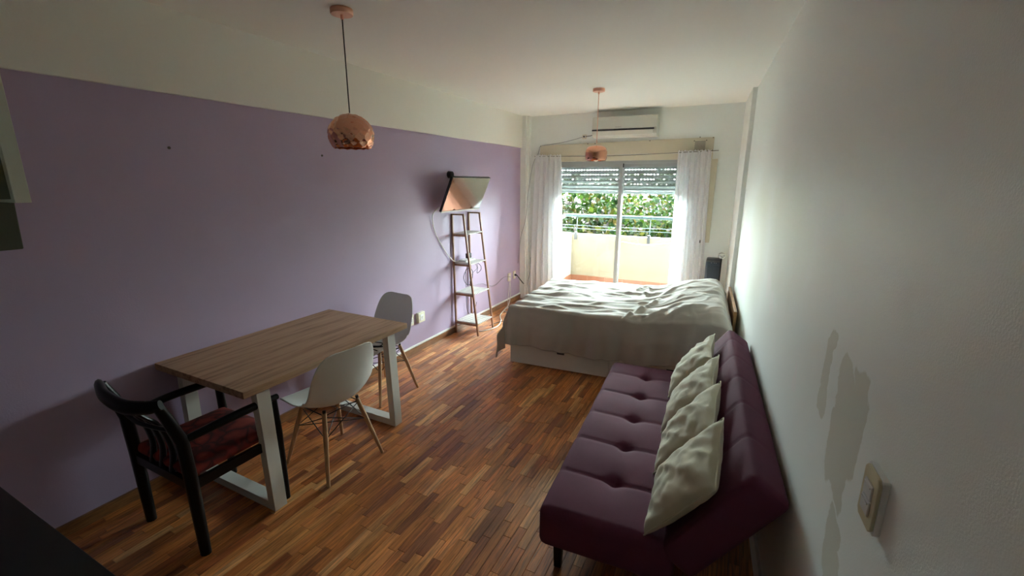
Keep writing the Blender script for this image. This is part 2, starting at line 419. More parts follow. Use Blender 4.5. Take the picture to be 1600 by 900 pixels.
st(MB().hexa([(wallx(Y0)-.012, Y0, 0), (wallx(Y0)+.01, Y0, 0), (wallx(yc)+.01, yc, 0), (wallx(yc)-.012, yc, 0),
              (wallx(Y0)-.012, Y0, .10), (wallx(Y0)+.01, Y0, .10), (wallx(yc)+.01, yc, .10), (wallx(yc)-.012, yc, .10)]).build('baseboard_right', 'white_paint'))
# nails in the lavender wall
for (yy, zz, l) in ((1.428, 1.895, 'small dark wall plug hole high on lavender wall, above the table near end'), (2.45, 1.905, 'small dark wall plug hole on lavender wall left of the near pendant lamp')):
    o = MB().tube([(-.002, yy, zz), (.004, yy, zz)], .008, 10).build('wall_plug', 'screw'); tag(o, l, 'wall plug')

# ------------------------------------------------------------------ balcony door (sliding, two sashes)
win = thing('window_1', '', ''); del win['label']; del win['category']; win['kind'] = 'structure'
def rectframe(name, m, x0, x1, z0, z1, y0, y1, t, parent, bevel=.003):
    mb = MB(); mb.box(x0, x0+t, y0, y1, z0, z1); mb.box(x1-t, x1, y0, y1, z0, z1); mb.box(x0+t, x1-t, y0, y1, z1-t, z1); mb.box(x0+t, x1-t, y0, y1, z0, z0+t)
    return mb.build(name, m, parent)
rectframe('outer_frame', 'alu', OX0, OX1, 0, OZ, D+.0, D+.11, .035, win)
s1 = rectframe('sash', 'alu', OX0+.03, 1.425, .03, OZ-.03, D+.015, D+.045, .045, win)
s2 = rectframe('sash', 'alu', 1.385, OX1-.03, .03, OZ-.03, D+.06, D+.09, .045, win)
box('pane', 'glass', OX0+.07, 1.385, D+.028, D+.032, .07, OZ-.07, s1)
box('pane', 'glass', 1.425, OX1-.07, D+.073, D+.077, .07, OZ-.07, s2)
box('sash_stop', 'rubber_black', 1.428, 1.440, D-.002, D+.012, OZ-.085, OZ-.035, win)

# roller shutter: slats with rows of real holes
sh = thing('roller_shutter', 'grey perforated roller shutter half lowered behind the balcony door glass', 'shutter', (0, D+.135, 0))
SZ0 = 1.562; sx0, sx1 = OX0+.01, OX1-.01; pitch_ = .062
def slat(z0, holes=True, tall=pitch_):
    mb = MB(); K = 5; prof = [(.0 + .008*sin(pi*i/K), z0 + (tall-.016)*i/K) for i in range(K+1)]
    for i in range(K):
        (ya, za), (yb, zb_) = prof[i], prof[i+1]
        mb.raw([(sx0, -ya, za), (sx1, -ya, za), (sx1, -yb, zb_), (sx0, -yb, zb_), (sx0, -ya+.003, za), (sx1, -ya+.003, za), (sx1, -yb+.003, zb_), (sx0, -yb+.003, zb_)], [(0, 1, 2, 3), (5, 4, 7, 6)])
    zt = z0+tall-.016
    if holes:
        n_ = 42; wv = (sx1-sx0)/n_
        for i in range(n_):
            xa = sx0 + i*wv; mb.box(xa, xa+wv*.58, .000, .003, zt, zt+.0055)
        mb.box(sx0, sx1, .000, .004, zt+.0055, zt+.0165)
    else: mb.box(sx0, sx1, .0, .004, zt, zt+.0165)
    return mb
mb = MB(); mb.box(sx0, sx1, -.006, .008, SZ0, SZ0+.035); mb.build('bottom_rail', 'alu', sh)
z_ = SZ0+.036
for i in range(7):
    slat(z_, holes=(i > 0), tall=(.042 if i == 0 else pitch_)).build('slat', 'slat_grey', sh, smooth=True, angle=40)
    z_ += .042 if i == 0 else pitch_

# shutter box cover board with vent
sb_ = thing('shutter_box', 'long cream shutter box board above the balcony door with vent grille', 'shutter box', (0, D, 0))
def bx(x0, x1, z0a, z0b, z1a, z1b, y0, y1):   # board whose edges may slope a little
    return MB().hexa([(x0, y0, z0a), (x1, y0, z0b), (x1, y1, z0b), (x0, y1, z0a), (x0, y0, z1a), (x1, y0, z1b), (x1, y1, z1b), (x0, y1, z1a)])
bx(.262, 2.488, 2.058, 2.068, 2.205, 2.236, -.02, 0).build('board', 'cream', sb_, bevel=.003)
bx(.262, 2.488, 1.985, 1.985, 2.052, 2.062, -.012, 0).build('lower_strip', 'cream', sb_, bevel=.002)
vent = box('vent_grille', 'cream', 2.262, 2.412, -.026, -.02, 2.075, 2.205, sb_, bevel=.001)
for i in range(7):
    zz = 2.092 + i*.0155
    MB().box(2.278, 2.396, -.029, -.0255, zz, zz+.0055).build('louver', 'dark_grey', vent)
for (xx, zz) in ((.272, 2.197), (.95, 2.208), (1.05, 2.209), (1.75, 2.218), (2.475, 2.228), (2.475, 2.085), (2.27, 2.198), (2.405, 2.20), (2.33, 2.238)):
    MB().tube([(xx, -.0265, zz), (xx, -.018, zz)], .0065, 8).build('screw', 'screw', sb_)

# strap guide at right of the curtain
sg = thing('strap_guide', 'tall cream shutter strap guide on the back wall right of the curtain', 'strap guide', (0, D, 0))
MB().box(2.478, 2.548, -.035, 0, .99, 1.985).build('cover', 'cream', sg, bevel=.004)
MB().box(2.456, 2.474, -.05, -.046, 1.05, 1.985).build('strap', mat('strap_tan', (.42, .36, .26), .8), sg)
MB().box(2.44, 2.48, -.06, -.03, .985, 1.02).build('strap_clip', 'dark_grey', sg, bevel=.003)

# ------------------------------------------------------------------ curtains
def curtain(name, x0t, x1t, x0b, x1b, zt, zb, folds, seed, label, yb=D-.09):
    rnd = random.Random(seed); nx, nz = 150, 60
    ph = [rnd.uniform(0, 6.28) for _ in range(6)]
    mb = MB(); vs = []
    for j in range(nz+1):
        t = j/nz; z = zt + (zb-zt)*t
        for i in range(nx+1):
            s = i/nx
            warp = s + .018*sin(2*pi*s*3+ph[0]) + .01*sin(2*pi*s*7+ph[1]+t)
            xx = (x0t + (x1t-x0t)*warp)*(1-t) + (x0b + (x1b-x0b)*warp)*t
            amp = .012 + .026*min(1, t*6)
            f_ = folds*(1 - .35*min(1, t*1.5))
            y = amp*sin(2*pi*folds*.62*warp + ph[2] + .6*sin(3*t)) + .011*sin(2*pi*folds*warp+ph[3])*(1-.4*t)
            y += .009*sin(2*pi*folds*1.7*warp + ph[4])*max(0, 1-t*5)
            y += .008*noise.noise(Vector((xx*6, t*2, seed)))
            if t < .035: y += .006*sin(2*pi*folds*2.3*s)
            vs.append((xx, y, z + (.008*sin(2*pi*folds*1.3*s+ph[5]) if j == 0 else 0)))
    fs = [(j*(nx+1)+i, j*(nx+1)+i+1, (j+1)*(nx+1)+i+1, (j+1)*(nx+1)+i) for j in range(nz) for i in range(nx)]
    mb.raw([(a, b_+yb, c) for a, b_, c in vs], fs)
    o = mb.build(name, 'curtain', smooth=True); tag(o, label, 'curtain'); return o
curtain('curtain', .225, .60, .15, .68, 2.075, .03, 9, 3, 'white sheer curtain gathered at the left side of the balcony door')
curtain('curtain', 2.105, 2.475, 2.12, 2.53, 2.085, .03, 10, 11, 'white sheer curtain gathered at the right side of the balcony door')
o = MB().tube([(.255, D-.02, 2.06), (.28, D-.085, 2.06), (1.3, D-.085, 2.045), (2.46, D-.085, 2.075), (2.49, D-.02, 2.08)], .004, 6, smooth=4).build('curtain_wire', mat('wire_grey', (.25, .23, .2), .5, metal=.4), smooth=True)
tag(o, 'thin curtain wire strung across the shutter box board', 'curtain wire')

# ------------------------------------------------------------------ air conditioner
ac = thing('air_conditioner', 'white split air conditioner indoor unit on wall above the balcony door', 'air conditioner', (1.45, D, 2.265))
ac.rotation_euler = (0, radians(.4), 0)
mb = MB(); prof = [(0, .0), (-.13, .0), (-.175, .03), (-.19, .075), (-.19, .20), (-.165, .245), (0, .245)]
W2 = .40
vs = [(x, y, z) for x in (-W2, W2) for y, z in prof]; n_ = len(prof)
fs = [(i, (i+1) % n_, n_+(i+1) % n_, n_+i) for i in range(n_)] + [tuple(range(n_))[::-1], tuple(n_+i for i in range(n_))]
mb.raw(vs, fs); mb.build('body', 'ac_white', ac, bevel=.006)
box('front_panel', 'ac_white', -W2+.004, W2-.004, -.200, -.188, .098, .236, ac, bevel=.004)
box('display_strip', 'dark_grey', -W2+.002, W2-.03, -.198, -.186, .076, .095, ac)
box('display', 'rubber_black', -.12, .05, -.200, -.190, .078, .094, ac)
MB().hexa([(-W2+.03, -.178, .024), (W2-.05, -.178, .024), (W2-.05, -.17, .02), (-W2+.03, -.17, .02), (-W2+.03, -.2, .072), (W2-.05, -.2, .072), (W2-.05, -.188, .072), (-W2+.03, -.188, .072)]).build('louver', 'ac_white', ac, bevel=.002)
box('logo', mat('logo_grey', (.25, .25, .24), .5), -.10, -.025, -.2012, -.1995, .112, .1165, ac)

# wall plates / sockets
def plate(name, cx, cz, w_, h_, label, cat, y=None, x=None, m='cream_plastic', mods=2, rz=0, loc=None, proud=.012):
    """built facing -y in local coordinates"""
    t = thing(name, label, cat, loc, rz)
    MB().box(-w_/2, w_/2, -proud, 0, -h_/2, h_/2).build('cover_plate', m, t, bevel=.004)
    for i in range(mods):
        hh = h_*.62/mods; z0 = -h_*.31 + i*hh
        k = MB().box(-w_*.28, w_*.28, -proud-.003, -proud+.002, z0+.002, z0+hh-.002).build('module', 'white_plastic', t, bevel=.0015)
    return t
def socket_holes(t, proud=.012, z=0):
    for sx, a in ((-.007, .5), (.007, -.5), (0, 0)):
        mb = MB(); zz = z + (.006 if sx else -.008)
        mb.box(sx-.0013, sx+.0013, -proud-.004, -proud-.002, zz-.004, zz+.004); mb.build('socket_slot', 'rubber_black', t)
LW = -pi/2*-1   # plates on the left wall face +x
a = plate('wall_socket', 0, 0, .072, .115, 'cream wall socket on lavender wall, partly behind the far table corner', 'socket', loc=(.0, 3.352, .36), rz=pi/2); socket_holes(a)
a = plate('wall_socket', 0, 0, .105, .105, 'cream square wall socket in a raised box right of the table corner', 'socket', loc=(.0, 3.49, .36), rz=pi/2, proud=.035); socket_holes(a, .035)
a = plate('wall_socket', 0, 0, .075, .115, 'cream wall socket beyond the ladder shelf, the left of two', 'socket', loc=(.0, 5.52, .392), rz=pi/2, proud=.02); socket_holes(a, .02)
a = plate('wall_socket', 0, 0, .075, .115, 'cream wall socket nearest the far left corner with a black plug', 'socket', loc=(.0, 5.69, .395), rz=pi/2); socket_holes(a)
pg = MB(); pg.tube([(.014, 5.69, .395), (.045, 5.69, .39)], [.016, .012], 10); tag(pg.build('black_plug', 'rubber_black', smooth=True, angle=40), 'black plug in the wall socket nearest the corner', 'plug')
plate('wall_switch', 0, 0, .05, .075, 'small white switch plate on the back wall left of the curtain', 'switch', loc=(.172, D, 1.133), m='white_plastic', mods=3)
a = plate('wall_socket', 0, 0, .04, .10, 'narrow grey socket low on the back wall left of the curtain', 'socket', loc=(.145, D, .57), m=mat('socket_grey', (.45, .43, .40), .4).name, mods=2)
a = plate('wall_socket', 0, 0, .055, .055, 'small worn socket beside the air conditioner', 'socket', loc=(.895, D, 2.30), m='cream', mods=1)
MB().tube([(0, -.012, 0), (0, -.035, 0)], .011, 10).build('plug', 'dark_grey', a)
# big light switch near the camera on the right wall
sw = thing('light_switch', 'cream two button light switch on the right wall near the camera', 'switch', (wallx(1.008), 1.008, 1.107), -pi/2+TH)
def octa(w_, h_, y0, y1, c):
    pr_ = [(-w_/2, -h_/2+c), (-w_/2+c, -h_/2), (w_/2-c, -h_/2), (w_/2, -h_/2+c), (w_/2, h_/2-c), (w_/2-c, h_/2), (-w_/2+c, h_/2), (-w_/2, h_/2-c)]
    vs = [(x, y, z) for y in (y0, y1) for x, z in pr_]
    return MB().raw(vs, [tuple(range(8)), tuple(8+i for i in range(8))[::-1]] + [(i, 8+i, 8+(i+1) % 8, (i+1) % 8) for i in range(8)])
octa(.082, .122, -.011, 0, .004).build('base', 'white_plastic', sw, bevel=.001)
octa(.078, .118, -.017, -.0105, .010).build('cover_plate', mat('switch_gold', (.62, .55, .36), .35), sw, bevel=.002)
box('rocker', mat('switch_silver', (.62, .60, .58), .3), -.021, .021, -.0205, -.016, .001, .034, sw, bevel=.002)
box('rocker', 'switch_silver' if False else MAT['switch_silver'], -.021, .021, -.0205, -.016, -.034, -.001, sw, bevel=.002)
for zz in (.026, -.009): MB().box(-.016, .016, -.0225, -.020, zz, zz+.003).build('rocker_ridge', MAT['switch_silver'], sw)

# ------------------------------------------------------------------ pendant lamps
def pendant(cx, cy, ztop, zc, R, cord_m, dimples, label):
    t = thing('pendant_lamp', label, 'pendant lamp', (cx, cy, H))
    MB().lathe([(0.001, -.028), (.055, -.028), (.058, -.024), (.058, -.003), (.056, 0)], 32).build('canopy', 'copper_soft', t, smooth=True, angle=40)
    MB().tube([(0, 0, -.026), (0, 0, -.05)], .008, 12).build('cord_grip', 'copper_soft', t)
    zc -= H
    zt = zc + R*.86
    MB().tube([(0, 0, -.045), (0, 0, zt+.01)], .0032, 8).build('cord', cord_m, t)
    n1, n2 = 128, 64; vs = []; lo = -.52; th0 = .05; th1 = math.acos(-.62)
    cents = []
    if dimples:
        rows = 9
        for k in range(rows):
            th = th0+.12 + (th1-th0-.16)*k/(rows-1); m_ = max(3, int(round(2*pi*sin(th)/.385)))
            for q in range(m_):
                ph = 2*pi*(q + .5*(k % 2))/m_; cents.append(Vector((sin(th)*cos(ph), sin(th)*sin(ph), cos(th))))
    for i in range(n2+1):
        th = th0 + (th1-th0)*i/n2
        for k in range(n1):
            ph = 2*pi*k/n1; d = Vector((sin(th)*cos(ph), sin(th)*sin(ph), cos(th))); rr_ = R
            if dimples:
                dm = min((d-c).length_squared for c in cents); dd = sqrt(dm)
                rr_ = R*(1 - .062*max(0, 1-(dd/.205)**2))
                vs.append((d.x*rr_, d.y*rr_, zc + d.z*rr_*.93))
            else:
                # drum like globe: rounded square profile
                e_ = 3.2; q = (abs(sin(th))**e_ + abs(cos(th)*1.0)**e_)**(-1/e_)
                vs.append((d.x*R*q, d.y*R*q, zc + d.z*R*q*.80))
    mb = MB().raw(vs, [(i*n1+k, (i+1)*n1+k, (i+1)*n1+(k+1) % n1, i*n1+(k+1) % n1) for i in range(n2) for k in range(n1)] + [tuple(range(n1))])
    s_ = mb.build('shade', 'copper', t, smooth=True, angle=60)
    md = s_.modifiers.new('thickness', 'SOLIDIFY'); md.thickness = .0015; md.offset = -1
    zb_ = zc + cos(th1)*R*.86
    MB().tube([(0, 0, zc+.06), (0, 0, zc+.015)], .016, 12).build('bulb_holder', 'rubber_black', t)
    MB().lathe([(.012, .045), (.02, .03), (.03, .005), (.031, -.012), (.02, -.034), (.002, -.042)], 20, (0, 0, zb_+(.075 if dimples else .03))).build('bulb', 'bulb', t, smooth=True)
    return t
pendant(.845, 1.93, H, 1.968, .126, 'rubber_black', True, 'hammered copper globe pendant on black cord above the table')
pendant(1.49, 4.535, H, 1.985, .108, 'copper_soft', False, 'smooth copper pendant lamp hanging in front of the balcony door')

# ------------------------------------------------------------------ television on wall arm
tv = thing('television', 'flat television tilted down on a wall arm above the ladder shelf', 'television', (.19, 4.16, 1.585))
TW, THH = .76, .385; tl = math.atan2(.16, .352)
def tvx(p):   # screen local: x out of the screen, y along wall, z up; tilted forward at the top
    x, y, z = p; return Vector((x*cos(tl) + z*sin(tl), y, -x*sin(tl) + z*cos(tl)))
MB().box(-.028, 0, -TW/2, TW/2, -THH/2, THH/2, tvx).build('casing', 'rubber_black', tv, bevel=.003)
MB().box(-.001, .002, -TW/2+.006, TW/2-.006, -THH/2+.014, THH/2-.006, tvx).build('screen', 'tv_screen', tv)
MB().box(-.010, .004, -TW/2, TW/2, -THH/2-.004, -THH/2+.008, tvx).build('bottom_trim', 'white_plastic', tv)
MB().box(-.06, -.028, -.1, .1, -.08, .08, tvx).build('mount_plate', 'black_metal', tv)
MB().tube([(-.19+.02, .02, -.06), (-.12, .10, -.05), (-.05, .0, -.03)], .014, 8).build('wall_arm', 'black_metal', tv)
MB().box(-.19, -.175, -.03, .07, -.16, .05).build('wall_plate', 'black_metal', tv)
o = MB().tube([(0, 4.10, 1.79), (.045, 4.10, 1.79)], [.038, .034], 20).build('motion_sensor', 'rubber_black', smooth=True, angle=40); tag(o, 'small round black device on lavender wall at the television corner', 'wall device')

# ------------------------------------------------------------------ ladder shelf
ls = thing('ladder_shelf', 'narrow wooden ladder shelf with four white slatted shelves by lavender wall', 'shelf', (0, 4.12, 0))
LH = 1.363
def legx(front, z): 
    t = z/LH; return (.325 - .165*t) if front else (.030 - .018*t)
YA, YB = .0, .345
for yy in (YA, YB):
    for fr in (0, 1):
        MB().hexa([(legx(fr, 0)-.010, yy-.009, 0), (legx(fr, 0)+.010, yy-.009, 0), (legx(fr, 0)+.010, yy+.009, 0), (legx(fr, 0)-.010, yy+.009, 0),
                   (legx(fr, LH)-.010, yy-.009, LH), (legx(fr, LH)+.010, yy-.009, LH), (legx(fr, LH)+.010, yy+.009, LH), (legx(fr, LH)-.010, yy+.009, LH)]).build('leg', 'bamboo', ls, bevel=.0015)
    MB().box(legx(0, LH)-.010, legx(1, LH)+.010, yy-.009, yy+.009, LH-.004, LH+.012).build('top_rung', 'bamboo', ls, bevel=.001)
for z in (.135, .478, .818, 1.15):
    s_ = None
    for yy in (YA, YB):
        k = MB().box(legx(0, z)-.008, legx(1, z)+.008, yy-.007, yy+.007, z-.022, z-.002).build('side_rail', 'bamboo', ls)
    MB().box(legx(0, z)+.03, legx(0, z)+.045, YA, YB, z-.016, z-.002).build('cross_bar', 'white_paint', ls)
    s_ = MB().box(legx(1, z)-.06, legx(1, z)-.045, YA, YB, z-.016, z-.002).build('cross_bar', 'white_paint', ls)
    ns_ = 10; p_ = (YB-YA-.02)/ns_
    for i in range(ns_):
        y0 = YA+.012+i*p_
        MB().box(legx(0, z)-.005, legx(1, z)+.016, y0, y0+p_*.56, z-.002, z+.011).build('slat', 'white_paint', s_)
# items on the second shelf from top
rt = thing('router', 'flat white router on the ladder shelf under the television', 'router', (.10, 4.27, .8295), radians(90))
MB().rbox((.20, .11, .024), .011, .03, c=(0, 0, .012)).build('case', 'white_plastic', rt, smooth=True)
o = MB().rbox((.045, .065, .055), .006, .03, c=(0, 0, .0275)).build('black_adapter', 'rubber_black', smooth=True); o.location = (.085, 4.33, .855); tag(o, 'small black box standing on the white router', 'adapter')

def cable(name, pts, r, m, label, cat='cable', smooth=6):
    o = MB().tube(pts, r, 6, smooth=smooth).build(name, m, smooth=True); tag(o, label, cat); return o
mat('cable_white', (.75, .74, .70), .4); mat('cable_grey', (.22, .22, .24), .5)
cable('television_cable', [(.06, 3.82, 1.46), (.02, 3.76, 1.38), (.012, 3.80, 1.20), (.012, 3.98, .97), (.03, 4.10, .85), (.05, 4.18, .845)], .005, 'cable_white', 'pale cable hanging from television down to the router shelf')
cable('coiled_cable', [(.14, 4.24, .80), (.13, 4.20, .74), (.12, 4.16, .66), (.13, 4.19, .58), (.14, 4.25, .56), (.13, 4.32, .60), (.13, 4.34, .69), (.13, 4.28, .75), (.13, 4.22, .74)], .0035, 'rubber_black', 'black cable coiled under the router shelf')
cable('coiled_cable', [(.15, 4.25, .80), (.15, 4.23, .70), (.15, 4.25, .60), (.15, 4.28, .62), (.14, 4.29, .72), (.14, 4.26, .79)], .003, 'cable_white', 'white cable looped beside the black coil under the router shelf')
cable('power_cable', [(.12, 4.40, .79), (.13, 4.44, .72), (.10, 4.38, .66), (.09, 4.36, .55), (.08, 4.44, .50), (.03, 4.7, .47), (.015, 4.9, .40), (.012, 5.1, .36), (.012, 5.35, .42), (.03, 5.51, .40)], .003, 'cable_grey', 'thin grey cable drooping from ladder shelf along the wall to the far sockets')
cable('power_cable', [(.16, 4.38, .80), (.19, 4.42, .76), (.17, 4.46, .70), (.13, 4.44, .66), (.12, 4.47, .72), (.14, 4.42, .78)], .003, 'rubber_black', 'short black cable loop hanging at the right end of the router shelf')
cable('power_cable', [(.02, 4.36, .70), (.02, 4.36, .4), (.02, 4.38, .2), (.03, 4.45, .12), (.04, 4.52, .18), (.02, 4.6, .25)], .003, 'rubber_black', 'black cable hanging behind the lower ladder shelves')
cable('extension_cable', [(.02, 5.52, .37), (.04, 5.50, .15), (.06, 5.40, .02), (.12, 5.15, .006), (.3, 5.1, .006), (.35, 5.35, .006), (.2, 5.55, .006), (.1, 5.3, .006), (.15, 5.0, .006), (.22, 4.85, .006), (.30, 4.72, .006), (.36, 4.5, .006), (.30, 4.3, .006), (.2, 4.25, .006)], .0055, 'cable_white', 'white extension cable looping on the floor beside the bed')
cable('extension_cable', [(.05, 5.69, .39), (.10, 5.72, .30), (.20, 5.70, .22), (.26, 5.62, .12), (.28, 5.45, .02), (.24, 5.3, .006), (.14, 5.25, .006)], .006, 'cable_white', 'white cable bowed from the corner socket down to the floor')
cable('extension_cable', [(.05, 5.69, .39), (.09, 5.71, .33), (.15, 5.72, .26)], .0065, 'rubber_black', 'short black cable end at the corner socket')
cable('extension_cable', [(.012, 5.54, .35), (.012, 5.50, .2), (.03, 5.44, .09), (.05, 5.40, .012), (.10, 5.30, .006)], .004, 'cable_white', 'thin white cable falling straight from the left far socket')
cable('power_cable', [(.45, 4.55, .005), (.38, 4.75, .005), (.30, 4.68, .005), (.26, 4.5, .005)], .0035, 'rubber_black', 'black cable lying on the floor right of the ladder shelf foot')
cable('wall_cable', [(.14, D-.03, .56), (.16, D-.05, .48), (.16, D-.10, .38), (.15, D-.15, .28), (.18, D-.22, .24)], .003, 'cable_grey', 'grey cable hanging from low back wall socket beside the curtain')
cable('wall_cable', [(.262, D-.03, 2.19), (.23, D-.01, 2.10), (.21, D-.14, 1.95), (.15, D-.15, 1.60), (.10, D-.13, 1.2), (.03, D-.13, .95), (.015, D-.16, .75), (.012, D-.2, .55)], .003, 'cable_grey', 'thin cable running down the far left corner from the shutter box')
cable('air_conditioner_cable', [(1.05, D-.03, 2.33), (.99, D-.02, 2.31), (.92, D-.035, 2.30)], .0045, 'dark_grey', 'short dark cable from air conditioner to its wall socket')
cable('air_conditioner_cable', [(.87, D-.012, 2.295), (.6, D-.012, 2.24), (.28, D-.012, 2.205)], .003, 'cable_grey', 'thin cable sloping from the socket to the shutter box corner')

# ------------------------------------------------------------------ dining table
tb = thing('dining_table', 'oak topped dining table with white trapezoid metal legs against lavender wall', 'table', (0, 0, 0))
TX0, TX1, TY0, TY1, TZ = .012, .792, 1.165, 2.37, .733
box('tabletop', 'oak', TX0, TX1, TY0, TY1, TZ-.038, TZ, tb, bevel=.002)
for (ya, s_) in ((1.245, 1), (2.265, -1)):
    w_ = .072*s_; t_ = .022
    yb_ = ya + w_
    # trapezoid frame: two posts, foot bar, top bar
    for (xt, xb) in ((.765, .785), (.045, .025)):
        d_ = -.05 if xt > .4 else .05
        fr = MB().hexa([(xb, min(ya, yb_), 0), (xb+d_, min(ya, yb_), 0), (xb+d_, max(ya, yb_), 0), (xb, max(ya, yb_), 0),
                        (xt, min(ya, yb_), TZ-.038), (xt+d_, min(ya, yb_), TZ-.038), (xt+d_, max(ya, yb_), TZ-.038), (xt, max(ya, yb_), TZ-.038)] if d_ > 0 else
                       [(xb+d_, min(ya, yb_), 0), (xb, min(ya, yb_), 0), (xb, max(ya, yb_), 0), (xb+d_, max(ya, yb_), 0),
                        (xt+d_, min(ya, yb_), TZ-.038), (xt, min(ya, yb_), TZ-.038), (xt, max(ya, yb_), TZ-.038), (xt+d_, max(ya, yb_), TZ-.038)])
        fr.build('leg_post', 'white_metal', tb, bevel=.002)
    box('foot_bar', 'white_metal', .06, .75, min(ya, yb_)+.001, max(ya, yb_)-.001, 0, .048, tb, bevel=.002)
    box('top_bar', 'white_metal', .08, .73, min(ya, yb_)+.001, max(ya, yb_)-.001, TZ-.07, TZ-.0385, tb)

# ------------------------------------------------------------------ moulded shell chairs
def shell_chair(label, loc, rz):
    t = thing('shell_chair', label, 'chair', loc, rz, 'white shell chairs at the table')
    prof = [(.235, .405), (.215, .425), (.16, .437), (.08, .430), (0, .420), (-.08, .418), (-.135, .432), (-.175, .470), (-.198, .53), (-.213, .60), (-.232, .68), (-.245, .742), (-.256, .782), (-.261, .797)]
    hw = [.165, .195, .222, .235, .24, .24, .238, .236, .234, .228, .215, .192, .155, .10]
    curl = [.0, .004, .018, .035, .05, .07, .085, .075, .06, .05, .04, .028, .014, .004]   # rise of the edges
    P = []
    K = 4
    def interp(a, i, f): 
        n = len(a); p0, p1, p2, p3 = a[max(i-1, 0)], a[i], a[min(i+1, n-1)], a[min(i+2, n-1)]
        return .5*((2*p1) + (p2-p0)*f + (2*p0-5*p1+4*p2-p3)*f*f + (-p0+3*p1-3*p2+p3)*f**3)
    rows = []
    for i in range(len(prof)-1):
        for k in range(K): rows.append((i, k/K))
    rows.append((len(prof)-2, 1.0))
    xs = [p[0] for p in prof]; zs = [p[1] for p in prof]; nu = 22; vs = []
    cen = [(interp(xs, i, f), interp(zs, i, f), interp(hw, i, f), interp(curl, i, f)) for i, f in rows]
    for j, (fx, z, h_, c_) in enumerate(cen):
        a = cen[max(j-1, 0)]; b_ = cen[min(j+1, len(cen)-1)]
        tx, tz = b_[0]-a[0], b_[1]-a[1]; l_ = hypot(tx, tz); nx_, nz_ = -tz/l_*-1, tx/l_*-1   # normal towards the sitter
        nx_, nz_ = tz/l_, -tx/l_
        for k in range(nu+1):
            s = -1 + 2*k/nu; lift = c_*abs(s)**2.2
            vs.append((fx + nx_*lift, s*h_*(1-.04*abs(s)), z + nz_*lift))
    fs = [(j*(nu+1)+k, j*(nu+1)+k+1, (j+1)*(nu+1)+k+1, (j+1)*(nu+1)+k) for j in range(len(cen)-1) for k in range(nu)]
    o = MB().raw(vs, fs).build('shell', 'chair_white', t, smooth=True)
    md = o.modifiers.new('thickness', 'SOLIDIFY'); md.thickness = .007; md.offset = 0
    md = o.modifiers.new('round', 'SUBSURF'); md.levels = 1; md.render_levels = 1
    tops = {}; feet = {}
    for sx in (-1, 1):
        for sy in (-1, 1):
            a = Vector((sx*.105-.01, sy*.115, .40)); b_ = Vector((sx*.205-.01, sy*.20, 0)); tops[sx, sy] = a; feet[sx, sy] = b_
            MB().tube([a, a.lerp(b_, .35), b_], [.0135, .0145, .010], 12).build('leg', 'beech', t, smooth=True, angle=50)
            MB().tube([a+Vector((0, 0, .018)), a.lerp(b_, .10)], .010, 8).build('bracket', 'black_metal', t)
    wr = MB()
    q = lambda k, f: tops[k].lerp(feet[k], f)
    cyc = [(-1, -1), (1, -1), (1, 1), (-1, 1)]
    for i in range(4):
        k1, k2 = cyc[i], cyc[(i+1) % 4]
        wr.tube([q(k1, .06), q(k2, .36)], .003, 6); wr.tube([q(k2, .06), q(k1, .36)], .003, 6)
        wr.tube([q(k1, .04), q(k2, .04)], .0035, 6)
    wr.tube([q((-1, -1), .36), q((1, 1), .36)], .003, 6); wr.tube([q((1, -1), .36), q((-1, 1), .36)], .003, 6)
    wr.build('wire_braces', 'black_metal', t, smooth=True)
    return t
shell_chair('white shell chair with beech legs at the long side of the table', (.685, 1.735, 0), radians(180-6))
c0 = [o for o in COL.objects if o.name.startswith('shell_chair')][0]
c2 = dup(c0, (.31, 2.575, 0), radians(-90-6), 'white shell chair with beech legs at the far end of the table')
o = MB().tube([(.46, 2.40, .452), (.36, 2.43, .449), (.42, 2.50, .446), (.30, 2.46, .447), (.24, 2.52, .446), (.36, 2.56, .444), (.40, 2.47, .452), (.28, 2.42, .452)], .004, 6, smooth=5).build('black_cable_bundle', 'rubber_black', smooth=True)
tag(o, 'tangled black cable lying on the seat of the far chair', 'cable')

# ------------------------------------------------------------------ black armchair
arm = thing('armchair', 'black lacquered wooden armchair with red seat at the near table end', 'chair', (.50, .92, 0))
xl, xr = -.245, .235
for x in (xl, xr):
    sgn = 1 if x > 0 else -1
    MB().tube([(x, .0, 0), (x, -.002, .2), (x, -.004, .39), (x, -.012, .60), (x-sgn*.01, -.045, .72), (x-sgn*.0, -.075, .80)], [.025, .028, .030, .029, .026, .022], 10, flat=.9).build('rear_leg', 'black_lacquer', arm, smooth=True, angle=50)
    MB().tube([(x, .43, 0), (x, .43, .40), (x, .425, .60)], [.022, .025, .022], 10, flat=.9).build('front_leg', 'black_lacquer', arm, smooth=True, angle=50)
    MB().tube([(x, -.02, .600), (x+sgn*.01, .15, .612), (x+sgn*.008, .30, .612), (x, .45, .606)], [.016, .020, .021, .016], 10, flat=1.1, smooth=4).build('armrest', 'black_lacquer', arm, smooth=True, angle=50)
    MB().box(x-.012, x+.012, 0, .43, .345, .395).build('side_rail', 'black_lacquer', arm, bevel=.003)
for y in (-.004, .43): MB().box(xl, xr, y-.012, y+.012, .345, .395).build('seat_rail', 'black_lacquer', arm, bevel=.003)
MB().tube([(xl-.02, -.075, .79), (xl+.04, -.095, .805), (-.08, -.125, .795), (.08, -.125, .785), (xr-.04, -.095, .795), (xr+.02, -.07, .81)], [.022, .032, .036, .036, .032, .022], 10, flat=.6, up=(0, 0, 1), smooth=5).build('top_rail', 'black_lacquer', arm, smooth=True, angle=60)
MB().tube([(xl, -.03, .66), (0, -.06, .655), (xr, -.03, .66)], .010, 8, smooth=5).build('cross_rail', 'black_lacquer', arm, smooth=True)
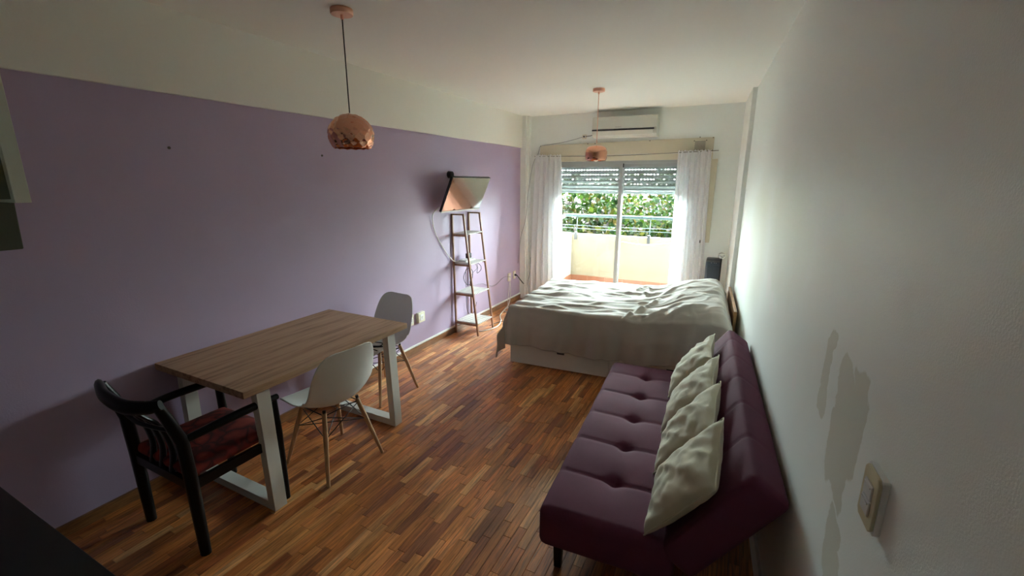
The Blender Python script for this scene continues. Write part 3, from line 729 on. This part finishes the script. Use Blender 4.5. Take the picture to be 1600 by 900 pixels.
for x in (-.09, -.005, .08):
    MB().tube([(x, -.004, .39), (x, .012, .50), (x, -.02, .64), (x, -.085, .73), (x, -.118, .79)], [.024, .024, .023, .022, .020], 10, flat=.45, up=(1, 0, 0), smooth=5).build('back_slat', 'black_lacquer', arm, smooth=True, angle=60)
def puff(q, p):
    if p[2] > 0: q.z += .018*(1-(q.x/.24)**4)*(1-(q.y/.22)**4)
    return q
MB().rbox((.47, .44, .05), .02, .03, puff, (-.005, .215, .42)).build('seat_cushion', 'red_cloth', arm, smooth=True)

# ------------------------------------------------------------------ sofa
so = thing('sofa_bed', 'purple tufted sofa bed with reclined backrest along the right wall', 'sofa', uv(2.29, 1.335), TH)
SL = 1.715
tu = [.30 + .302*i for i in range(5)]
def seatfn(q, p):
    if p[2] > 0 or True:
        wx = q.x + .275; wy = q.y + SL/2
        if q.z > -.02:
            dz = 0
            for ty in tu:
                d2 = (wx-.267)**2 + (wy-ty)**2
                dz -= .017*exp(-d2/(.035**2)); dz -= .008*exp(-d2/(.11**2))
                dz -= .006*exp(-((wy-ty)/.010)**2)*(1 - .3*abs(wx-.267)/.27)
            dz -= .003*exp(-((wx-.267)/.010)**2)
            # panels puff up between seams
            ph = (wy - .30)/.302; dz += .005*abs(sin(pi*ph)) if -1 < ph < 5 else 0
            q.z += dz*min(1, max(0, (q.z+.02)/.08))
    q.z -= .012*max(0, (q.x-.1)/.17)
    return q
MB().rbox((.55, SL, .185), .035, .014, seatfn, (.275, SL/2, .292)).build('seat', 'purple_velvet', so, smooth=True)
ba = math.atan2(.39, .27)
BL, BT = .50, .155
def backfn(q, p):
    a_ = q.x + BL/2; wy = q.y + SL/2           # q.x along the height, q.z thickness (front = +z)
    if q.z > -.02:
        dz = 0
        for ty in tu:
            dz -= .005*exp(-((wy-ty)/.010)**2)
            dz -= .006*exp(-((wy-ty)**2 + (a_-.25)**2)/(.04**2))
        ph = (wy - .30)/.302; dz += .003*abs(sin(pi*ph))
        q.z += dz*min(1, max(0, (q.z+.02)/.07))
    if a_ > BL-.05:
        for ty in tu: q.x -= .003*exp(-((wy-ty)/.010)**2)
    return q
mb = MB().rbox((BL, SL, BT), .03, .015, backfn)
mid = Vector((.50, 0, .37)) + Vector((cos(ba), 0, sin(ba)))*(BL/2-.03) + Vector((sin(ba), 0, -cos(ba)))*(BT/2)
mb.v = [Vector((mid.x + q.x*cos(ba) - q.z*sin(ba), q.y + SL/2, mid.z + q.x*sin(ba) + q.z*cos(ba))) for q in mb.v]
bo = mb.build('backrest', 'purple_velvet', so, smooth=True)
for (x, y) in ((.06, .13), (.06, SL-.13), (.46, .13), (.46, SL-.13)):
    MB().hexa([(x-.016, y-.016, 0), (x+.016, y-.016, 0), (x+.016, y+.016, 0), (x-.016, y+.016, 0), (x-.022, y-.022, .21), (x+.022, y-.022, .21), (x+.022, y+.022, .21), (x-.022, y+.022, .21)]).build('leg', 'black_lacquer', so, bevel=.002)
MB().box(.08, .5, .2, SL-.2, .165, .205).build('frame', 'black_metal', so)
MB().tube([(BL*0+.56, .3, .20), (.80, .3, .42)], .012, 8).build('hinge_bar', 'black_metal', so)

# cushions leaning on the backrest
def cushion(cy, rot, tilt, yawk, size, seed, label, lift=0):
    rnd = random.Random(seed)
    t = thing('cushion', label, 'cushion'); t['group'] = 'pale cushions on the sofa bed'
    n_ = 34; vs = []; a = size/2; T = .062
    def edge(s, tt):   # outline with pointed corners and slightly hollow sides
        return a*s*(1 - .07*(1-abs(s)**2)*0 - .06*(1-tt*tt)), a*tt*(1 - .06*(1-s*s))
    for side in (1, -1):
        for i in range(n_+1):
            for j in range(n_+1):
                s, tt = -1+2*i/n_, -1+2*j/n_; x, y = edge(s, tt)
                k = max(0, (1-s**2)*(1-tt**2))**.42
                nz = noise.noise(Vector((x*7+seed*3, y*7, seed)))*.010 + noise.noise(Vector((x*18-y*9, y*20+x*9, seed+5)))*.008
                rdg = abs(noise.noise(Vector(((x-y)*9+seed, (x+y)*2.2, seed+9))))*-.020
                z = side*(T*k) + (nz + rdg)*min(1, k*1.6)*(1 if side > 0 else .4)
                vs.append((x, y, z))
    m_ = (n_+1)**2; fs = []
    for i in range(n_):
        for j in range(n_):
            q = (i*(n_+1)+j, (i+1)*(n_+1)+j, (i+1)*(n_+1)+j+1, i*(n_+1)+j+1); fs.append(q); fs.append(tuple(k+m_ for k in q)[::-1])
    # frame: local x = along the sofa (v), local y = up the backrest, local z = out
    up_ = UU*cos(ba-tilt) + Vector((0, 0, sin(ba-tilt))); al = VV.copy()
    out = al.cross(up_); out = -out if out.z < 0 else out
    R1 = Matrix.Rotation(rot, 3, out); up_ = R1 @ up_; al = R1 @ al
    R2 = Matrix.Rotation(yawk, 3, up_); al = R2 @ al; out = R2 @ out
    base = uv(2.79, cy, .385)
    cen = base + (UU*cos(ba)+Vector((0, 0, sin(ba))))*(size*.455+lift) + (VV.cross(UU*cos(ba)+Vector((0, 0, sin(ba)))))*-1*(-.0)
    nrm = Vector((0, 0, 0)) + (UU*(-sin(ba)) + Vector((0, 0, cos(ba))))
    cen = cen + nrm*(T*.95)
    Mx = Matrix((al, up_, al.cross(up_))).transposed()
    if (Mx @ Vector((0, 0, 1))).dot(nrm) < 0: Mx = Matrix((-al, up_, (-al).cross(up_))).transposed()
    t.matrix_world = Matrix.Translation(cen) @ Mx.to_4x4()
    MB().raw(vs, fs).build('cover', 'cushion_cloth', t, smooth=True)
    ring = []
    for (s0, t0, s1, t1) in ((-1, -1, 1, -1), (1, -1, 1, 1), (1, 1, -1, 1), (-1, 1, -1, -1)):
        for k in range(14):
            f = k/14; s, tt = s0+(s1-s0)*f, t0+(t1-t0)*f; x, y = edge(s, tt)
            ring.append((x*1.004, y*1.004, .003*sin(9*f+seed)))
    MB().tube(ring, .0035, 6, closed=True).build('piping', 'cushion_cloth', t, smooth=True)
    return t
cushion(1.53, radians(-10), .0, radians(2), .405, 1, 'pale beige cushion nearest the camera on the sofa bed')
cushion(1.93, radians(-9), .0, radians(0), .40, 2, 'pale beige cushion second from the near sofa end, over its neighbour', .0)
cushion(2.31, radians(-9), .0, radians(0), .40, 3, 'pale beige cushion third from the near sofa end, half covered')
cushion(2.76, radians(-6), .0, radians(0), .385, 4, 'crumpled pale beige cushion nearest the bed on the sofa bed')

# ------------------------------------------------------------------ bed
bd = thing('storage_bed', 'white storage bed base with drawers under the bedspread', 'bed', uv(1.217, 3.543), TH)
BXL, BYL = 1.93, 1.38
box('base', 'bed_white', 0, BXL, 0.018, BYL, .02, .27, bd, bevel=.002)
box('plinth', 'dark_grey', .02, BXL-.02, .03, BYL-.02, 0, .02, bd)
for (a, b_) in ((.004, .950), (.960, BXL-.004)):
    d_ = box('drawer_front', 'bed_white', a, b_, 0, .018, .012, .262, bd, bevel=.0015)
    c_ = (a+b_)/2 + .03
    box('handle_slot', 'dark_grey', c_-.035, c_+.035, -.001, .004, .160, .180, d_)
MB().rbox((BXL-.02, BYL-.02, .27), .05, .2, c=(BXL/2, BYL/2, .405)).build('mattress', mat('mattress', (.7, .68, .64), .8), bd, smooth=True)
box('headboard', 'headboard_wood', BXL-.012, BXL+.012, .30, BYL-.08, 0, .66, bd, bevel=.003)
# pillows under the spread
for i, (yy, l) in enumerate(((.40, 'pillow hidden under the bedspread, near the sofa bed'), (1.02, 'pillow hidden under the bedspread, near the balcony door'))):
    p = thing('pillow', l, 'pillow', uv(1.217+1.64, 3.543+yy, .605), TH); p['group'] = 'pillows on the bed'
    MB().rbox((.34, .50, .12), .058, .06).build('pillow_cover', 'mattress' if 'mattress' in MAT else 'sheet', p, smooth=True)
# bedspread
TOP = .575
def top_h(x, y):
    z = TOP
    # pillow bulge near the wall
    k = 1/(1+exp(-(x-1.40)/.075)); e = 1/(1+exp((x-1.865)/.022))
    yb2 = .5 + .5*math.tanh((y-.03)/.10); yb3 = .5 + .5*math.tanh((BYL+.02-y)/.08)
    z += .150*k*e*yb2*yb3*(1 - .16*exp(-((y-.71)/.10)**2)) - .03*(1-e)
    # soft long waves along the bed
    wv = sin(30*y + 2.0*sin(2.6*x+.5) + 3*noise.noise(Vector((x*1.5, y*2, 3))))
    z += .0075*wv*(1-k)*(1 + .5*sin(5*x+1))
    z += .010*noise.noise(Vector((x*3.2, y*7, 1.3)))
    r_ = 1-abs(noise.noise(Vector((x*2.4+y*1.2, y*8-x*2.0, 7.7)))*2)
    z += .022*max(0, r_-.45)
    r2_ = 1-abs(noise.noise(Vector((x*5.5-y*4, y*6+x*2.0, 2.7)))*2); z += .016*max(0, r2_-.55)*(.3+.7*k)
    # diagonal folds running from the front edge up to the pillow
    for (x0_, y0_, x1_, y1_, h_, w_) in ((1.06, .0, 1.30, .62, .026, .020), (1.22, .0, 1.50, .30, .022, .022), (1.30, .62, 1.12, .50, .02, .03), (1.15, .35, 1.62, .45, .014, .02),
                                        (1.28, .60, 1.70, .62, .014, .022), (1.24, .8, 1.60, 1.1, .013, .024), (1.12, .75, 1.15, 1.25, .016, .025), (.95, .9, 1.1, 1.3, .012, .025), (1.38, .02, 1.70, .22, .018, .02)):
        dx, dy = x1_-x0_, y1_-y0_; L2 = dx*dx+dy*dy; t = max(-.1, min(1.1, ((x-x0_)*dx + (y-y0_)*dy)/L2))
        d2 = (x-x0_-dx*t)**2 + (y-y0_-dy*t)**2
        z += 1.25*h_*exp(-d2/(w_*w_))*max(0, 1-abs(2*t-1)**3*.8)
    return z
nx, ny = 250, 190
XA, XB = -.42, BXL-.03; YA_, YB_ = -.44, BYL+.30
vs = []
for j in range(ny+1):
    for i in range(nx+1):
        a = XA + (XB-XA)*i/nx; b_ = YA_ + (YB_-YA_)*j/ny
        dx = max(0, -a); dy = max(0, -b_); dy2 = max(0, b_-BYL)
        cx_, cy_ = max(a, 0), min(max(b_, 0), BYL)
        h0 = top_h(cx_, cy_)
        dd = hypot(dx, dy + dy2); 
        if dd == 0:
            e_ = min(cx_, cy_, BYL-cy_); 
            z = h0 - .012*exp(-e_/.015); x, y = cx_, cy_
        else:
            hem = .368 + .02*noise.noise(Vector((a*3, b_*3, 2)))
            corner = min(dx, dy + dy2); mx_ = max(dx, dy+dy2)
            ddd = (mx_ + .30*corner)*hem/.43
            z = h0 - .012 - ddd
            fold = (.012*sin(a*17+2*noise.noise(Vector((a*2, 5, b_))))+.010*sin(a*41+4*noise.noise(Vector((a*3, 1, b_*2))))) if dy > 0 or dy2 > 0 else .012*sin(b_*19+1)
            dr = min(1, dd/.22)*1.1
            o_ = .010 + fold*dr*.8 + .022*dr + .004*noise.noise(Vector((a*12, b_*12, 4)))
            fl = .26*corner
            if dy > 0: y = -(o_ + fl*(dx > 0)*.9); x = cx_
            elif dy2 > 0: y = BYL + o_ + fl*(dx > 0)*.9; x = cx_
            else: y = cy_; x = cx_
            if dx > 0: x = -(o_ + fl*(1 if (dy > 0 or dy2 > 0) else 0)*.6)
            z = max(z, .012)
        vs.append((x, y, z))
fs = [(j*(nx+1)+i, j*(nx+1)+i+1, (j+1)*(nx+1)+i+1, (j+1)*(nx+1)+i) for j in range(ny) for i in range(nx)]
bs = MB().raw(vs, fs).build('bedspread', 'sheet', smooth=True)
bs.location = uv(1.217, 3.543); bs.rotation_euler = (0, 0, TH); tag(bs, 'rumpled cream bedspread draped over the bed and pillows', 'bedspread')
md = bs.modifiers.new('thickness', 'SOLIDIFY'); md.thickness = .003; md.offset = 1

# tower heater and small lamp behind the bed
he = thing('tower_heater', 'dark blue black tower unit standing between bed and back wall', 'heater', (2.635, 5.70, 0), radians(2))
MB().rbox((.17, .16, .80), .02, .1, c=(0, 0, .415)).build('body', 'navy_plastic', he, smooth=True)
MB().rbox((.165, .155, .05), .02, .05, c=(0, 0, .82)).build('top_panel', 'dark_grey', he, smooth=True)
box('front_grille', mat('grille_navy', (.02, .03, .05), .5), -.06, .06, -.084, -.079, .15, .77, he)
for xx in (-.03, .0, .02): box('button', 'cable_grey', xx, xx+.012, -.083, -.075, .795, .803, he)
box('foot', 'dark_grey', -.10, .10, -.10, .10, 0, .02, he, bevel=.004)
lp = thing('floor_lamp', 'thin dark stand with clear round wire bulb beside the tower unit', 'lamp', (2.715, 5.60, 0))
MB().tube([(0, 0, 0), (0, 0, .86)], .008, 8).build('pole', 'black_metal', lp, smooth=True)
MB().lathe([(.001, .012), (.06, .012), (.065, 0)], 24).build('base', 'black_metal', lp)
mat('chrome', (.8, .8, .78), .12, metal=1)
for k in range(4):
    ring = [(.036*cos(q*pi/10), .036*sin(q*pi/10)*cos(k*pi/4), .036*sin(q*pi/10)*sin(k*pi/4)) for q in range(20)]
    MB().tube([(a, b_, c+.895) for a, b_, c in ring], .004, 6, closed=True).build('ring', 'chrome', lp, smooth=True)

# ------------------------------------------------------------------ kitchen corner next to the camera
kc = thing('kitchen_counter', 'black kitchen worktop corner in the lower left foreground', 'counter', (0, 0, 0))
box('worktop', 'worktop_black', .004, 1.98, -.33, .317, .862, .90, kc, bevel=.002)
box('cabinet', 'dark_grey', .004, 1.94, -.29, .28, .0, .862, kc)
kw = thing('wall_cabinet', 'pale kitchen wall cabinet edge at the left frame border', 'cabinet', (0, 0, 0))
box('body', 'cabinet_grey', .9, 1.738, -.05, .298, 1.69, 2.59, kw)
box('door', 'cabinet_light', .9, 1.752, .298, .318, 1.684, 2.59, kw, bevel=.001)
hd = thing('cooker_hood', 'dark grey green cooker hood below the wall cabinet at the left border', 'cooker hood', (0, 0, 0))
MB().hexa([(1.0, -.02, 1.60), (1.675, -.02, 1.60), (1.675, .316, 1.60), (1.0, .316, 1.60), (1.0, -.02, 1.684), (1.70, -.02, 1.684), (1.70, .312, 1.684), (1.0, .312, 1.684)]).build('body', 'cabinet_grey', hd, bevel=.002)
box('filter', 'worktop_black', 1.05, 1.64, 0, .29, 1.592, 1.600, hd)

# ------------------------------------------------------------------ balcony
bal = MB().box(-.6, 3.6, D+.2, 7.4, -.15, .0).build('trim_5', 'terracotta'); st(bal, 'terracotta balcony floor')
st(box('ceiling_balcony_shade', 'concrete', -3, 6.5, D+.2, 7.4, 2.55, 2.7))  # unseen slab, added and widened to keep sky light off the parapet
fc = MB(); fc.box(-8, -.15, D+.02, D+.2, -6, 8); fc.box(3.1, 11, D+.02, D+.2, -6, 8); fc.box(-.15, 3.1, D+.02, D+.2, 2.75, 8)
st(fc.build('wall_outside', 'concrete'))
bal2 = MB().box(-.6, 3.6, 7.2, 7.33, 0, .86).build('wall_balcony', 'parapet'); st(bal2)
sd = MB(); sd.box(.18, .35, D+.2, 7.2, 0, .88); st(sd.build('wall_balcony_left', 'stucco_white'))
sd = MB(); sd.box(3.0, 3.15, D+.2, 7.2, 0, .86); st(sd.build('wall_balcony_right', 'stucco_white'))
tile = None; x = .35
while x < 3.0:
    k = MB().box(x+.002, min(x+.298, 2.998), 7.188, 7.2, .0, .16).build('skirting_tile', 'terracotta', bal2, bevel=.001); x += .30
y = D+.2
while y < 7.15:
    MB().box(.35, .362, y+.002, min(y+.298, 7.188), 0, .16).build('skirting_tile', 'terracotta', bal2, bevel=.001); y += .30
rl = thing('balcony_railing', 'grey green tube railing above the balcony parapet', 'railing', (0, 7.26, 0))
MB().tube([(.17, 0, 1.165), (3.4, 0, 1.165)], .026, 12).build('rail_tube', 'rail_green', rl, smooth=True, angle=50)
MB().tube([(.19, 0, 1.165), (.22, -.3, 1.10), (.26, -1.0, 1.10)], .022, 10).build('side_tube', 'rail_green', rl, smooth=True)
for xx in (.42, 1.62, 2.85):
    p = MB().tube([(xx, -.03, .80), (xx, -.01, 1.15)], .006, 8).build('post', 'rail_green', rl, smooth=True)
    MB().box(xx-.022, xx+.022, -.085, -.055, .77, .90).build('bracket', 'dark_grey', p)
for z in (1.015, .965):
    MB().tube([(.2, -.1, z), (1.0, -.1, z-.012), (1.8, -.1, z-.004), (3.2, -.1, z)], .0045, 6, smooth=5).build('wire', 'rail_green', rl, smooth=True)
cable('clothesline', [(1.25, 7.0, .80), (1.6, 7.0, .775), (2.0, 7.0, .83), (2.3, 7.0, .92)], .005, 'cable_white', 'white clothesline sagging in front of the balcony parapet', 'clothesline')

# ------------------------------------------------------------------ outdoors
st(box('floor_street', 'street', -40, 40, 7.4, 60, -6.2, -6.0))
LT = [(.13, .32, .02), (.20, .44, .03), (.34, .50, .03), (.06, .18, .03), (.50, .50, .05), (.55, .40, .07), (.22, .40, .10), (.75, .62, .62), (.12, .32, .10), (.18, .40, .02)]
def tree(x, y, base, ztop, rad, n_, seed, label):
    t = thing('street_tree', label, 'tree', (x, y, base)); rnd = random.Random(seed)
    t['group'] = 'trees beyond the balcony'
    hc = ztop - base
    MB().tube([(0, 0, 0), (.1, .05, hc*.3), (0, 0, hc*.55), (.15, -.1, hc*.85)], [.22, .17, .13, .04], 10, smooth=4).build('trunk', 'bark', t, smooth=True)
    for k in range(16):
        a = rnd.uniform(0, 2*pi); h_ = rnd.uniform(.48, .85)*hc; r_ = rad*rnd.uniform(.6, .95)
        MB().tube([(0, 0, h_*.85), (cos(a)*r_*.5, sin(a)*r_*.5, h_+.3), (cos(a)*r_, sin(a)*r_, h_+rnd.uniform(.1, 1.0))], [.05, .03, .01], 6, smooth=3).build('branch', 'bark', t, smooth=True)
    mb = MB(); tint = []
    zc_ = hc - rad*.95
    clumps = [(Vector((rnd.gauss(0, 1), rnd.gauss(0, 1), rnd.gauss(0, 1))).normalized()*rad*rnd.uniform(.3, 1.0), rnd.uniform(.25, .5)) for _ in range(110)]
    for k in range(n_):
        c_, s_ = rnd.choice(clumps); p = c_ + Vector((rnd.gauss(0, s_), rnd.gauss(0, s_), rnd.gauss(0, s_*.7))); p.z = p.z*1.05 + zc_
        d = Vector((rnd.gauss(0, 1), rnd.gauss(0, 1), rnd.gauss(-.4, .8))).normalized(); u_ = d.orthogonal().normalized()
        u_ = Matrix.Rotation(rnd.uniform(0, 6.28), 3, d) @ u_; l_ = rnd.uniform(.09, .17); w_ = l_*.36
        mb.raw([p, p+d*l_*.5+u_*w_, p+d*l_, p+d*l_*.5-u_*w_], [(0, 1, 2, 3)])
        tt = rnd.choice(LT); q = rnd.uniform(.7, 1.15); tint.append(tuple(g*q*.045 for g in tt))
    o = mb.build('foliage', 'leaf', t); set_tint(o, tint); o['kind'] = 'stuff'
tree(-.4, 10.3, -6, 1.75, 1.7, 15000, 1, 'leafy green tree close beyond the left of the balcony')
tree(3.0, 10.9, -6, 1.9, 2.0, 15000, 2, 'leafy yellowish tree beyond the right of the balcony')
tree(.9, 14.0, -6, 1.9, 2.4, 15000, 3, 'taller tree standing behind the two nearer trees')
tree(6.6, 14.5, -6, 1.8, 2.2, 5000, 4, 'tree far right beyond the balcony, behind curtain')
def house(x0, x1, y0, y1, z1, m, label):
    t = thing('apartment_building', label, 'building', (x0, y0, -6))
    MB().box(0, x1-x0, 0, y1-y0, 0, z1+6).build('wall', m, t)
    for i in range(int((x1-x0)/2)):
        for j in range(int((z1+6)/2.8)):
            f = MB().box(.6+i*2, 1.7+i*2, -.04, .0, 1+j*2.8, 2.3+j*2.8).build('window', 'white_paint', t)
            MB().box(.68+i*2, 1.62+i*2, -.05, -.04, 1.08+j*2.8, 2.22+j*2.8).build('pane', 'window_dark', f)
house(-1.0, 9, 22, 30, 1.35, 'facade_blue', 'low pale blue building seen between leaves beyond the railing')
house(-18, -3, 26, 34, 1.8, 'facade_cream', 'cream building beyond the trees to the left')
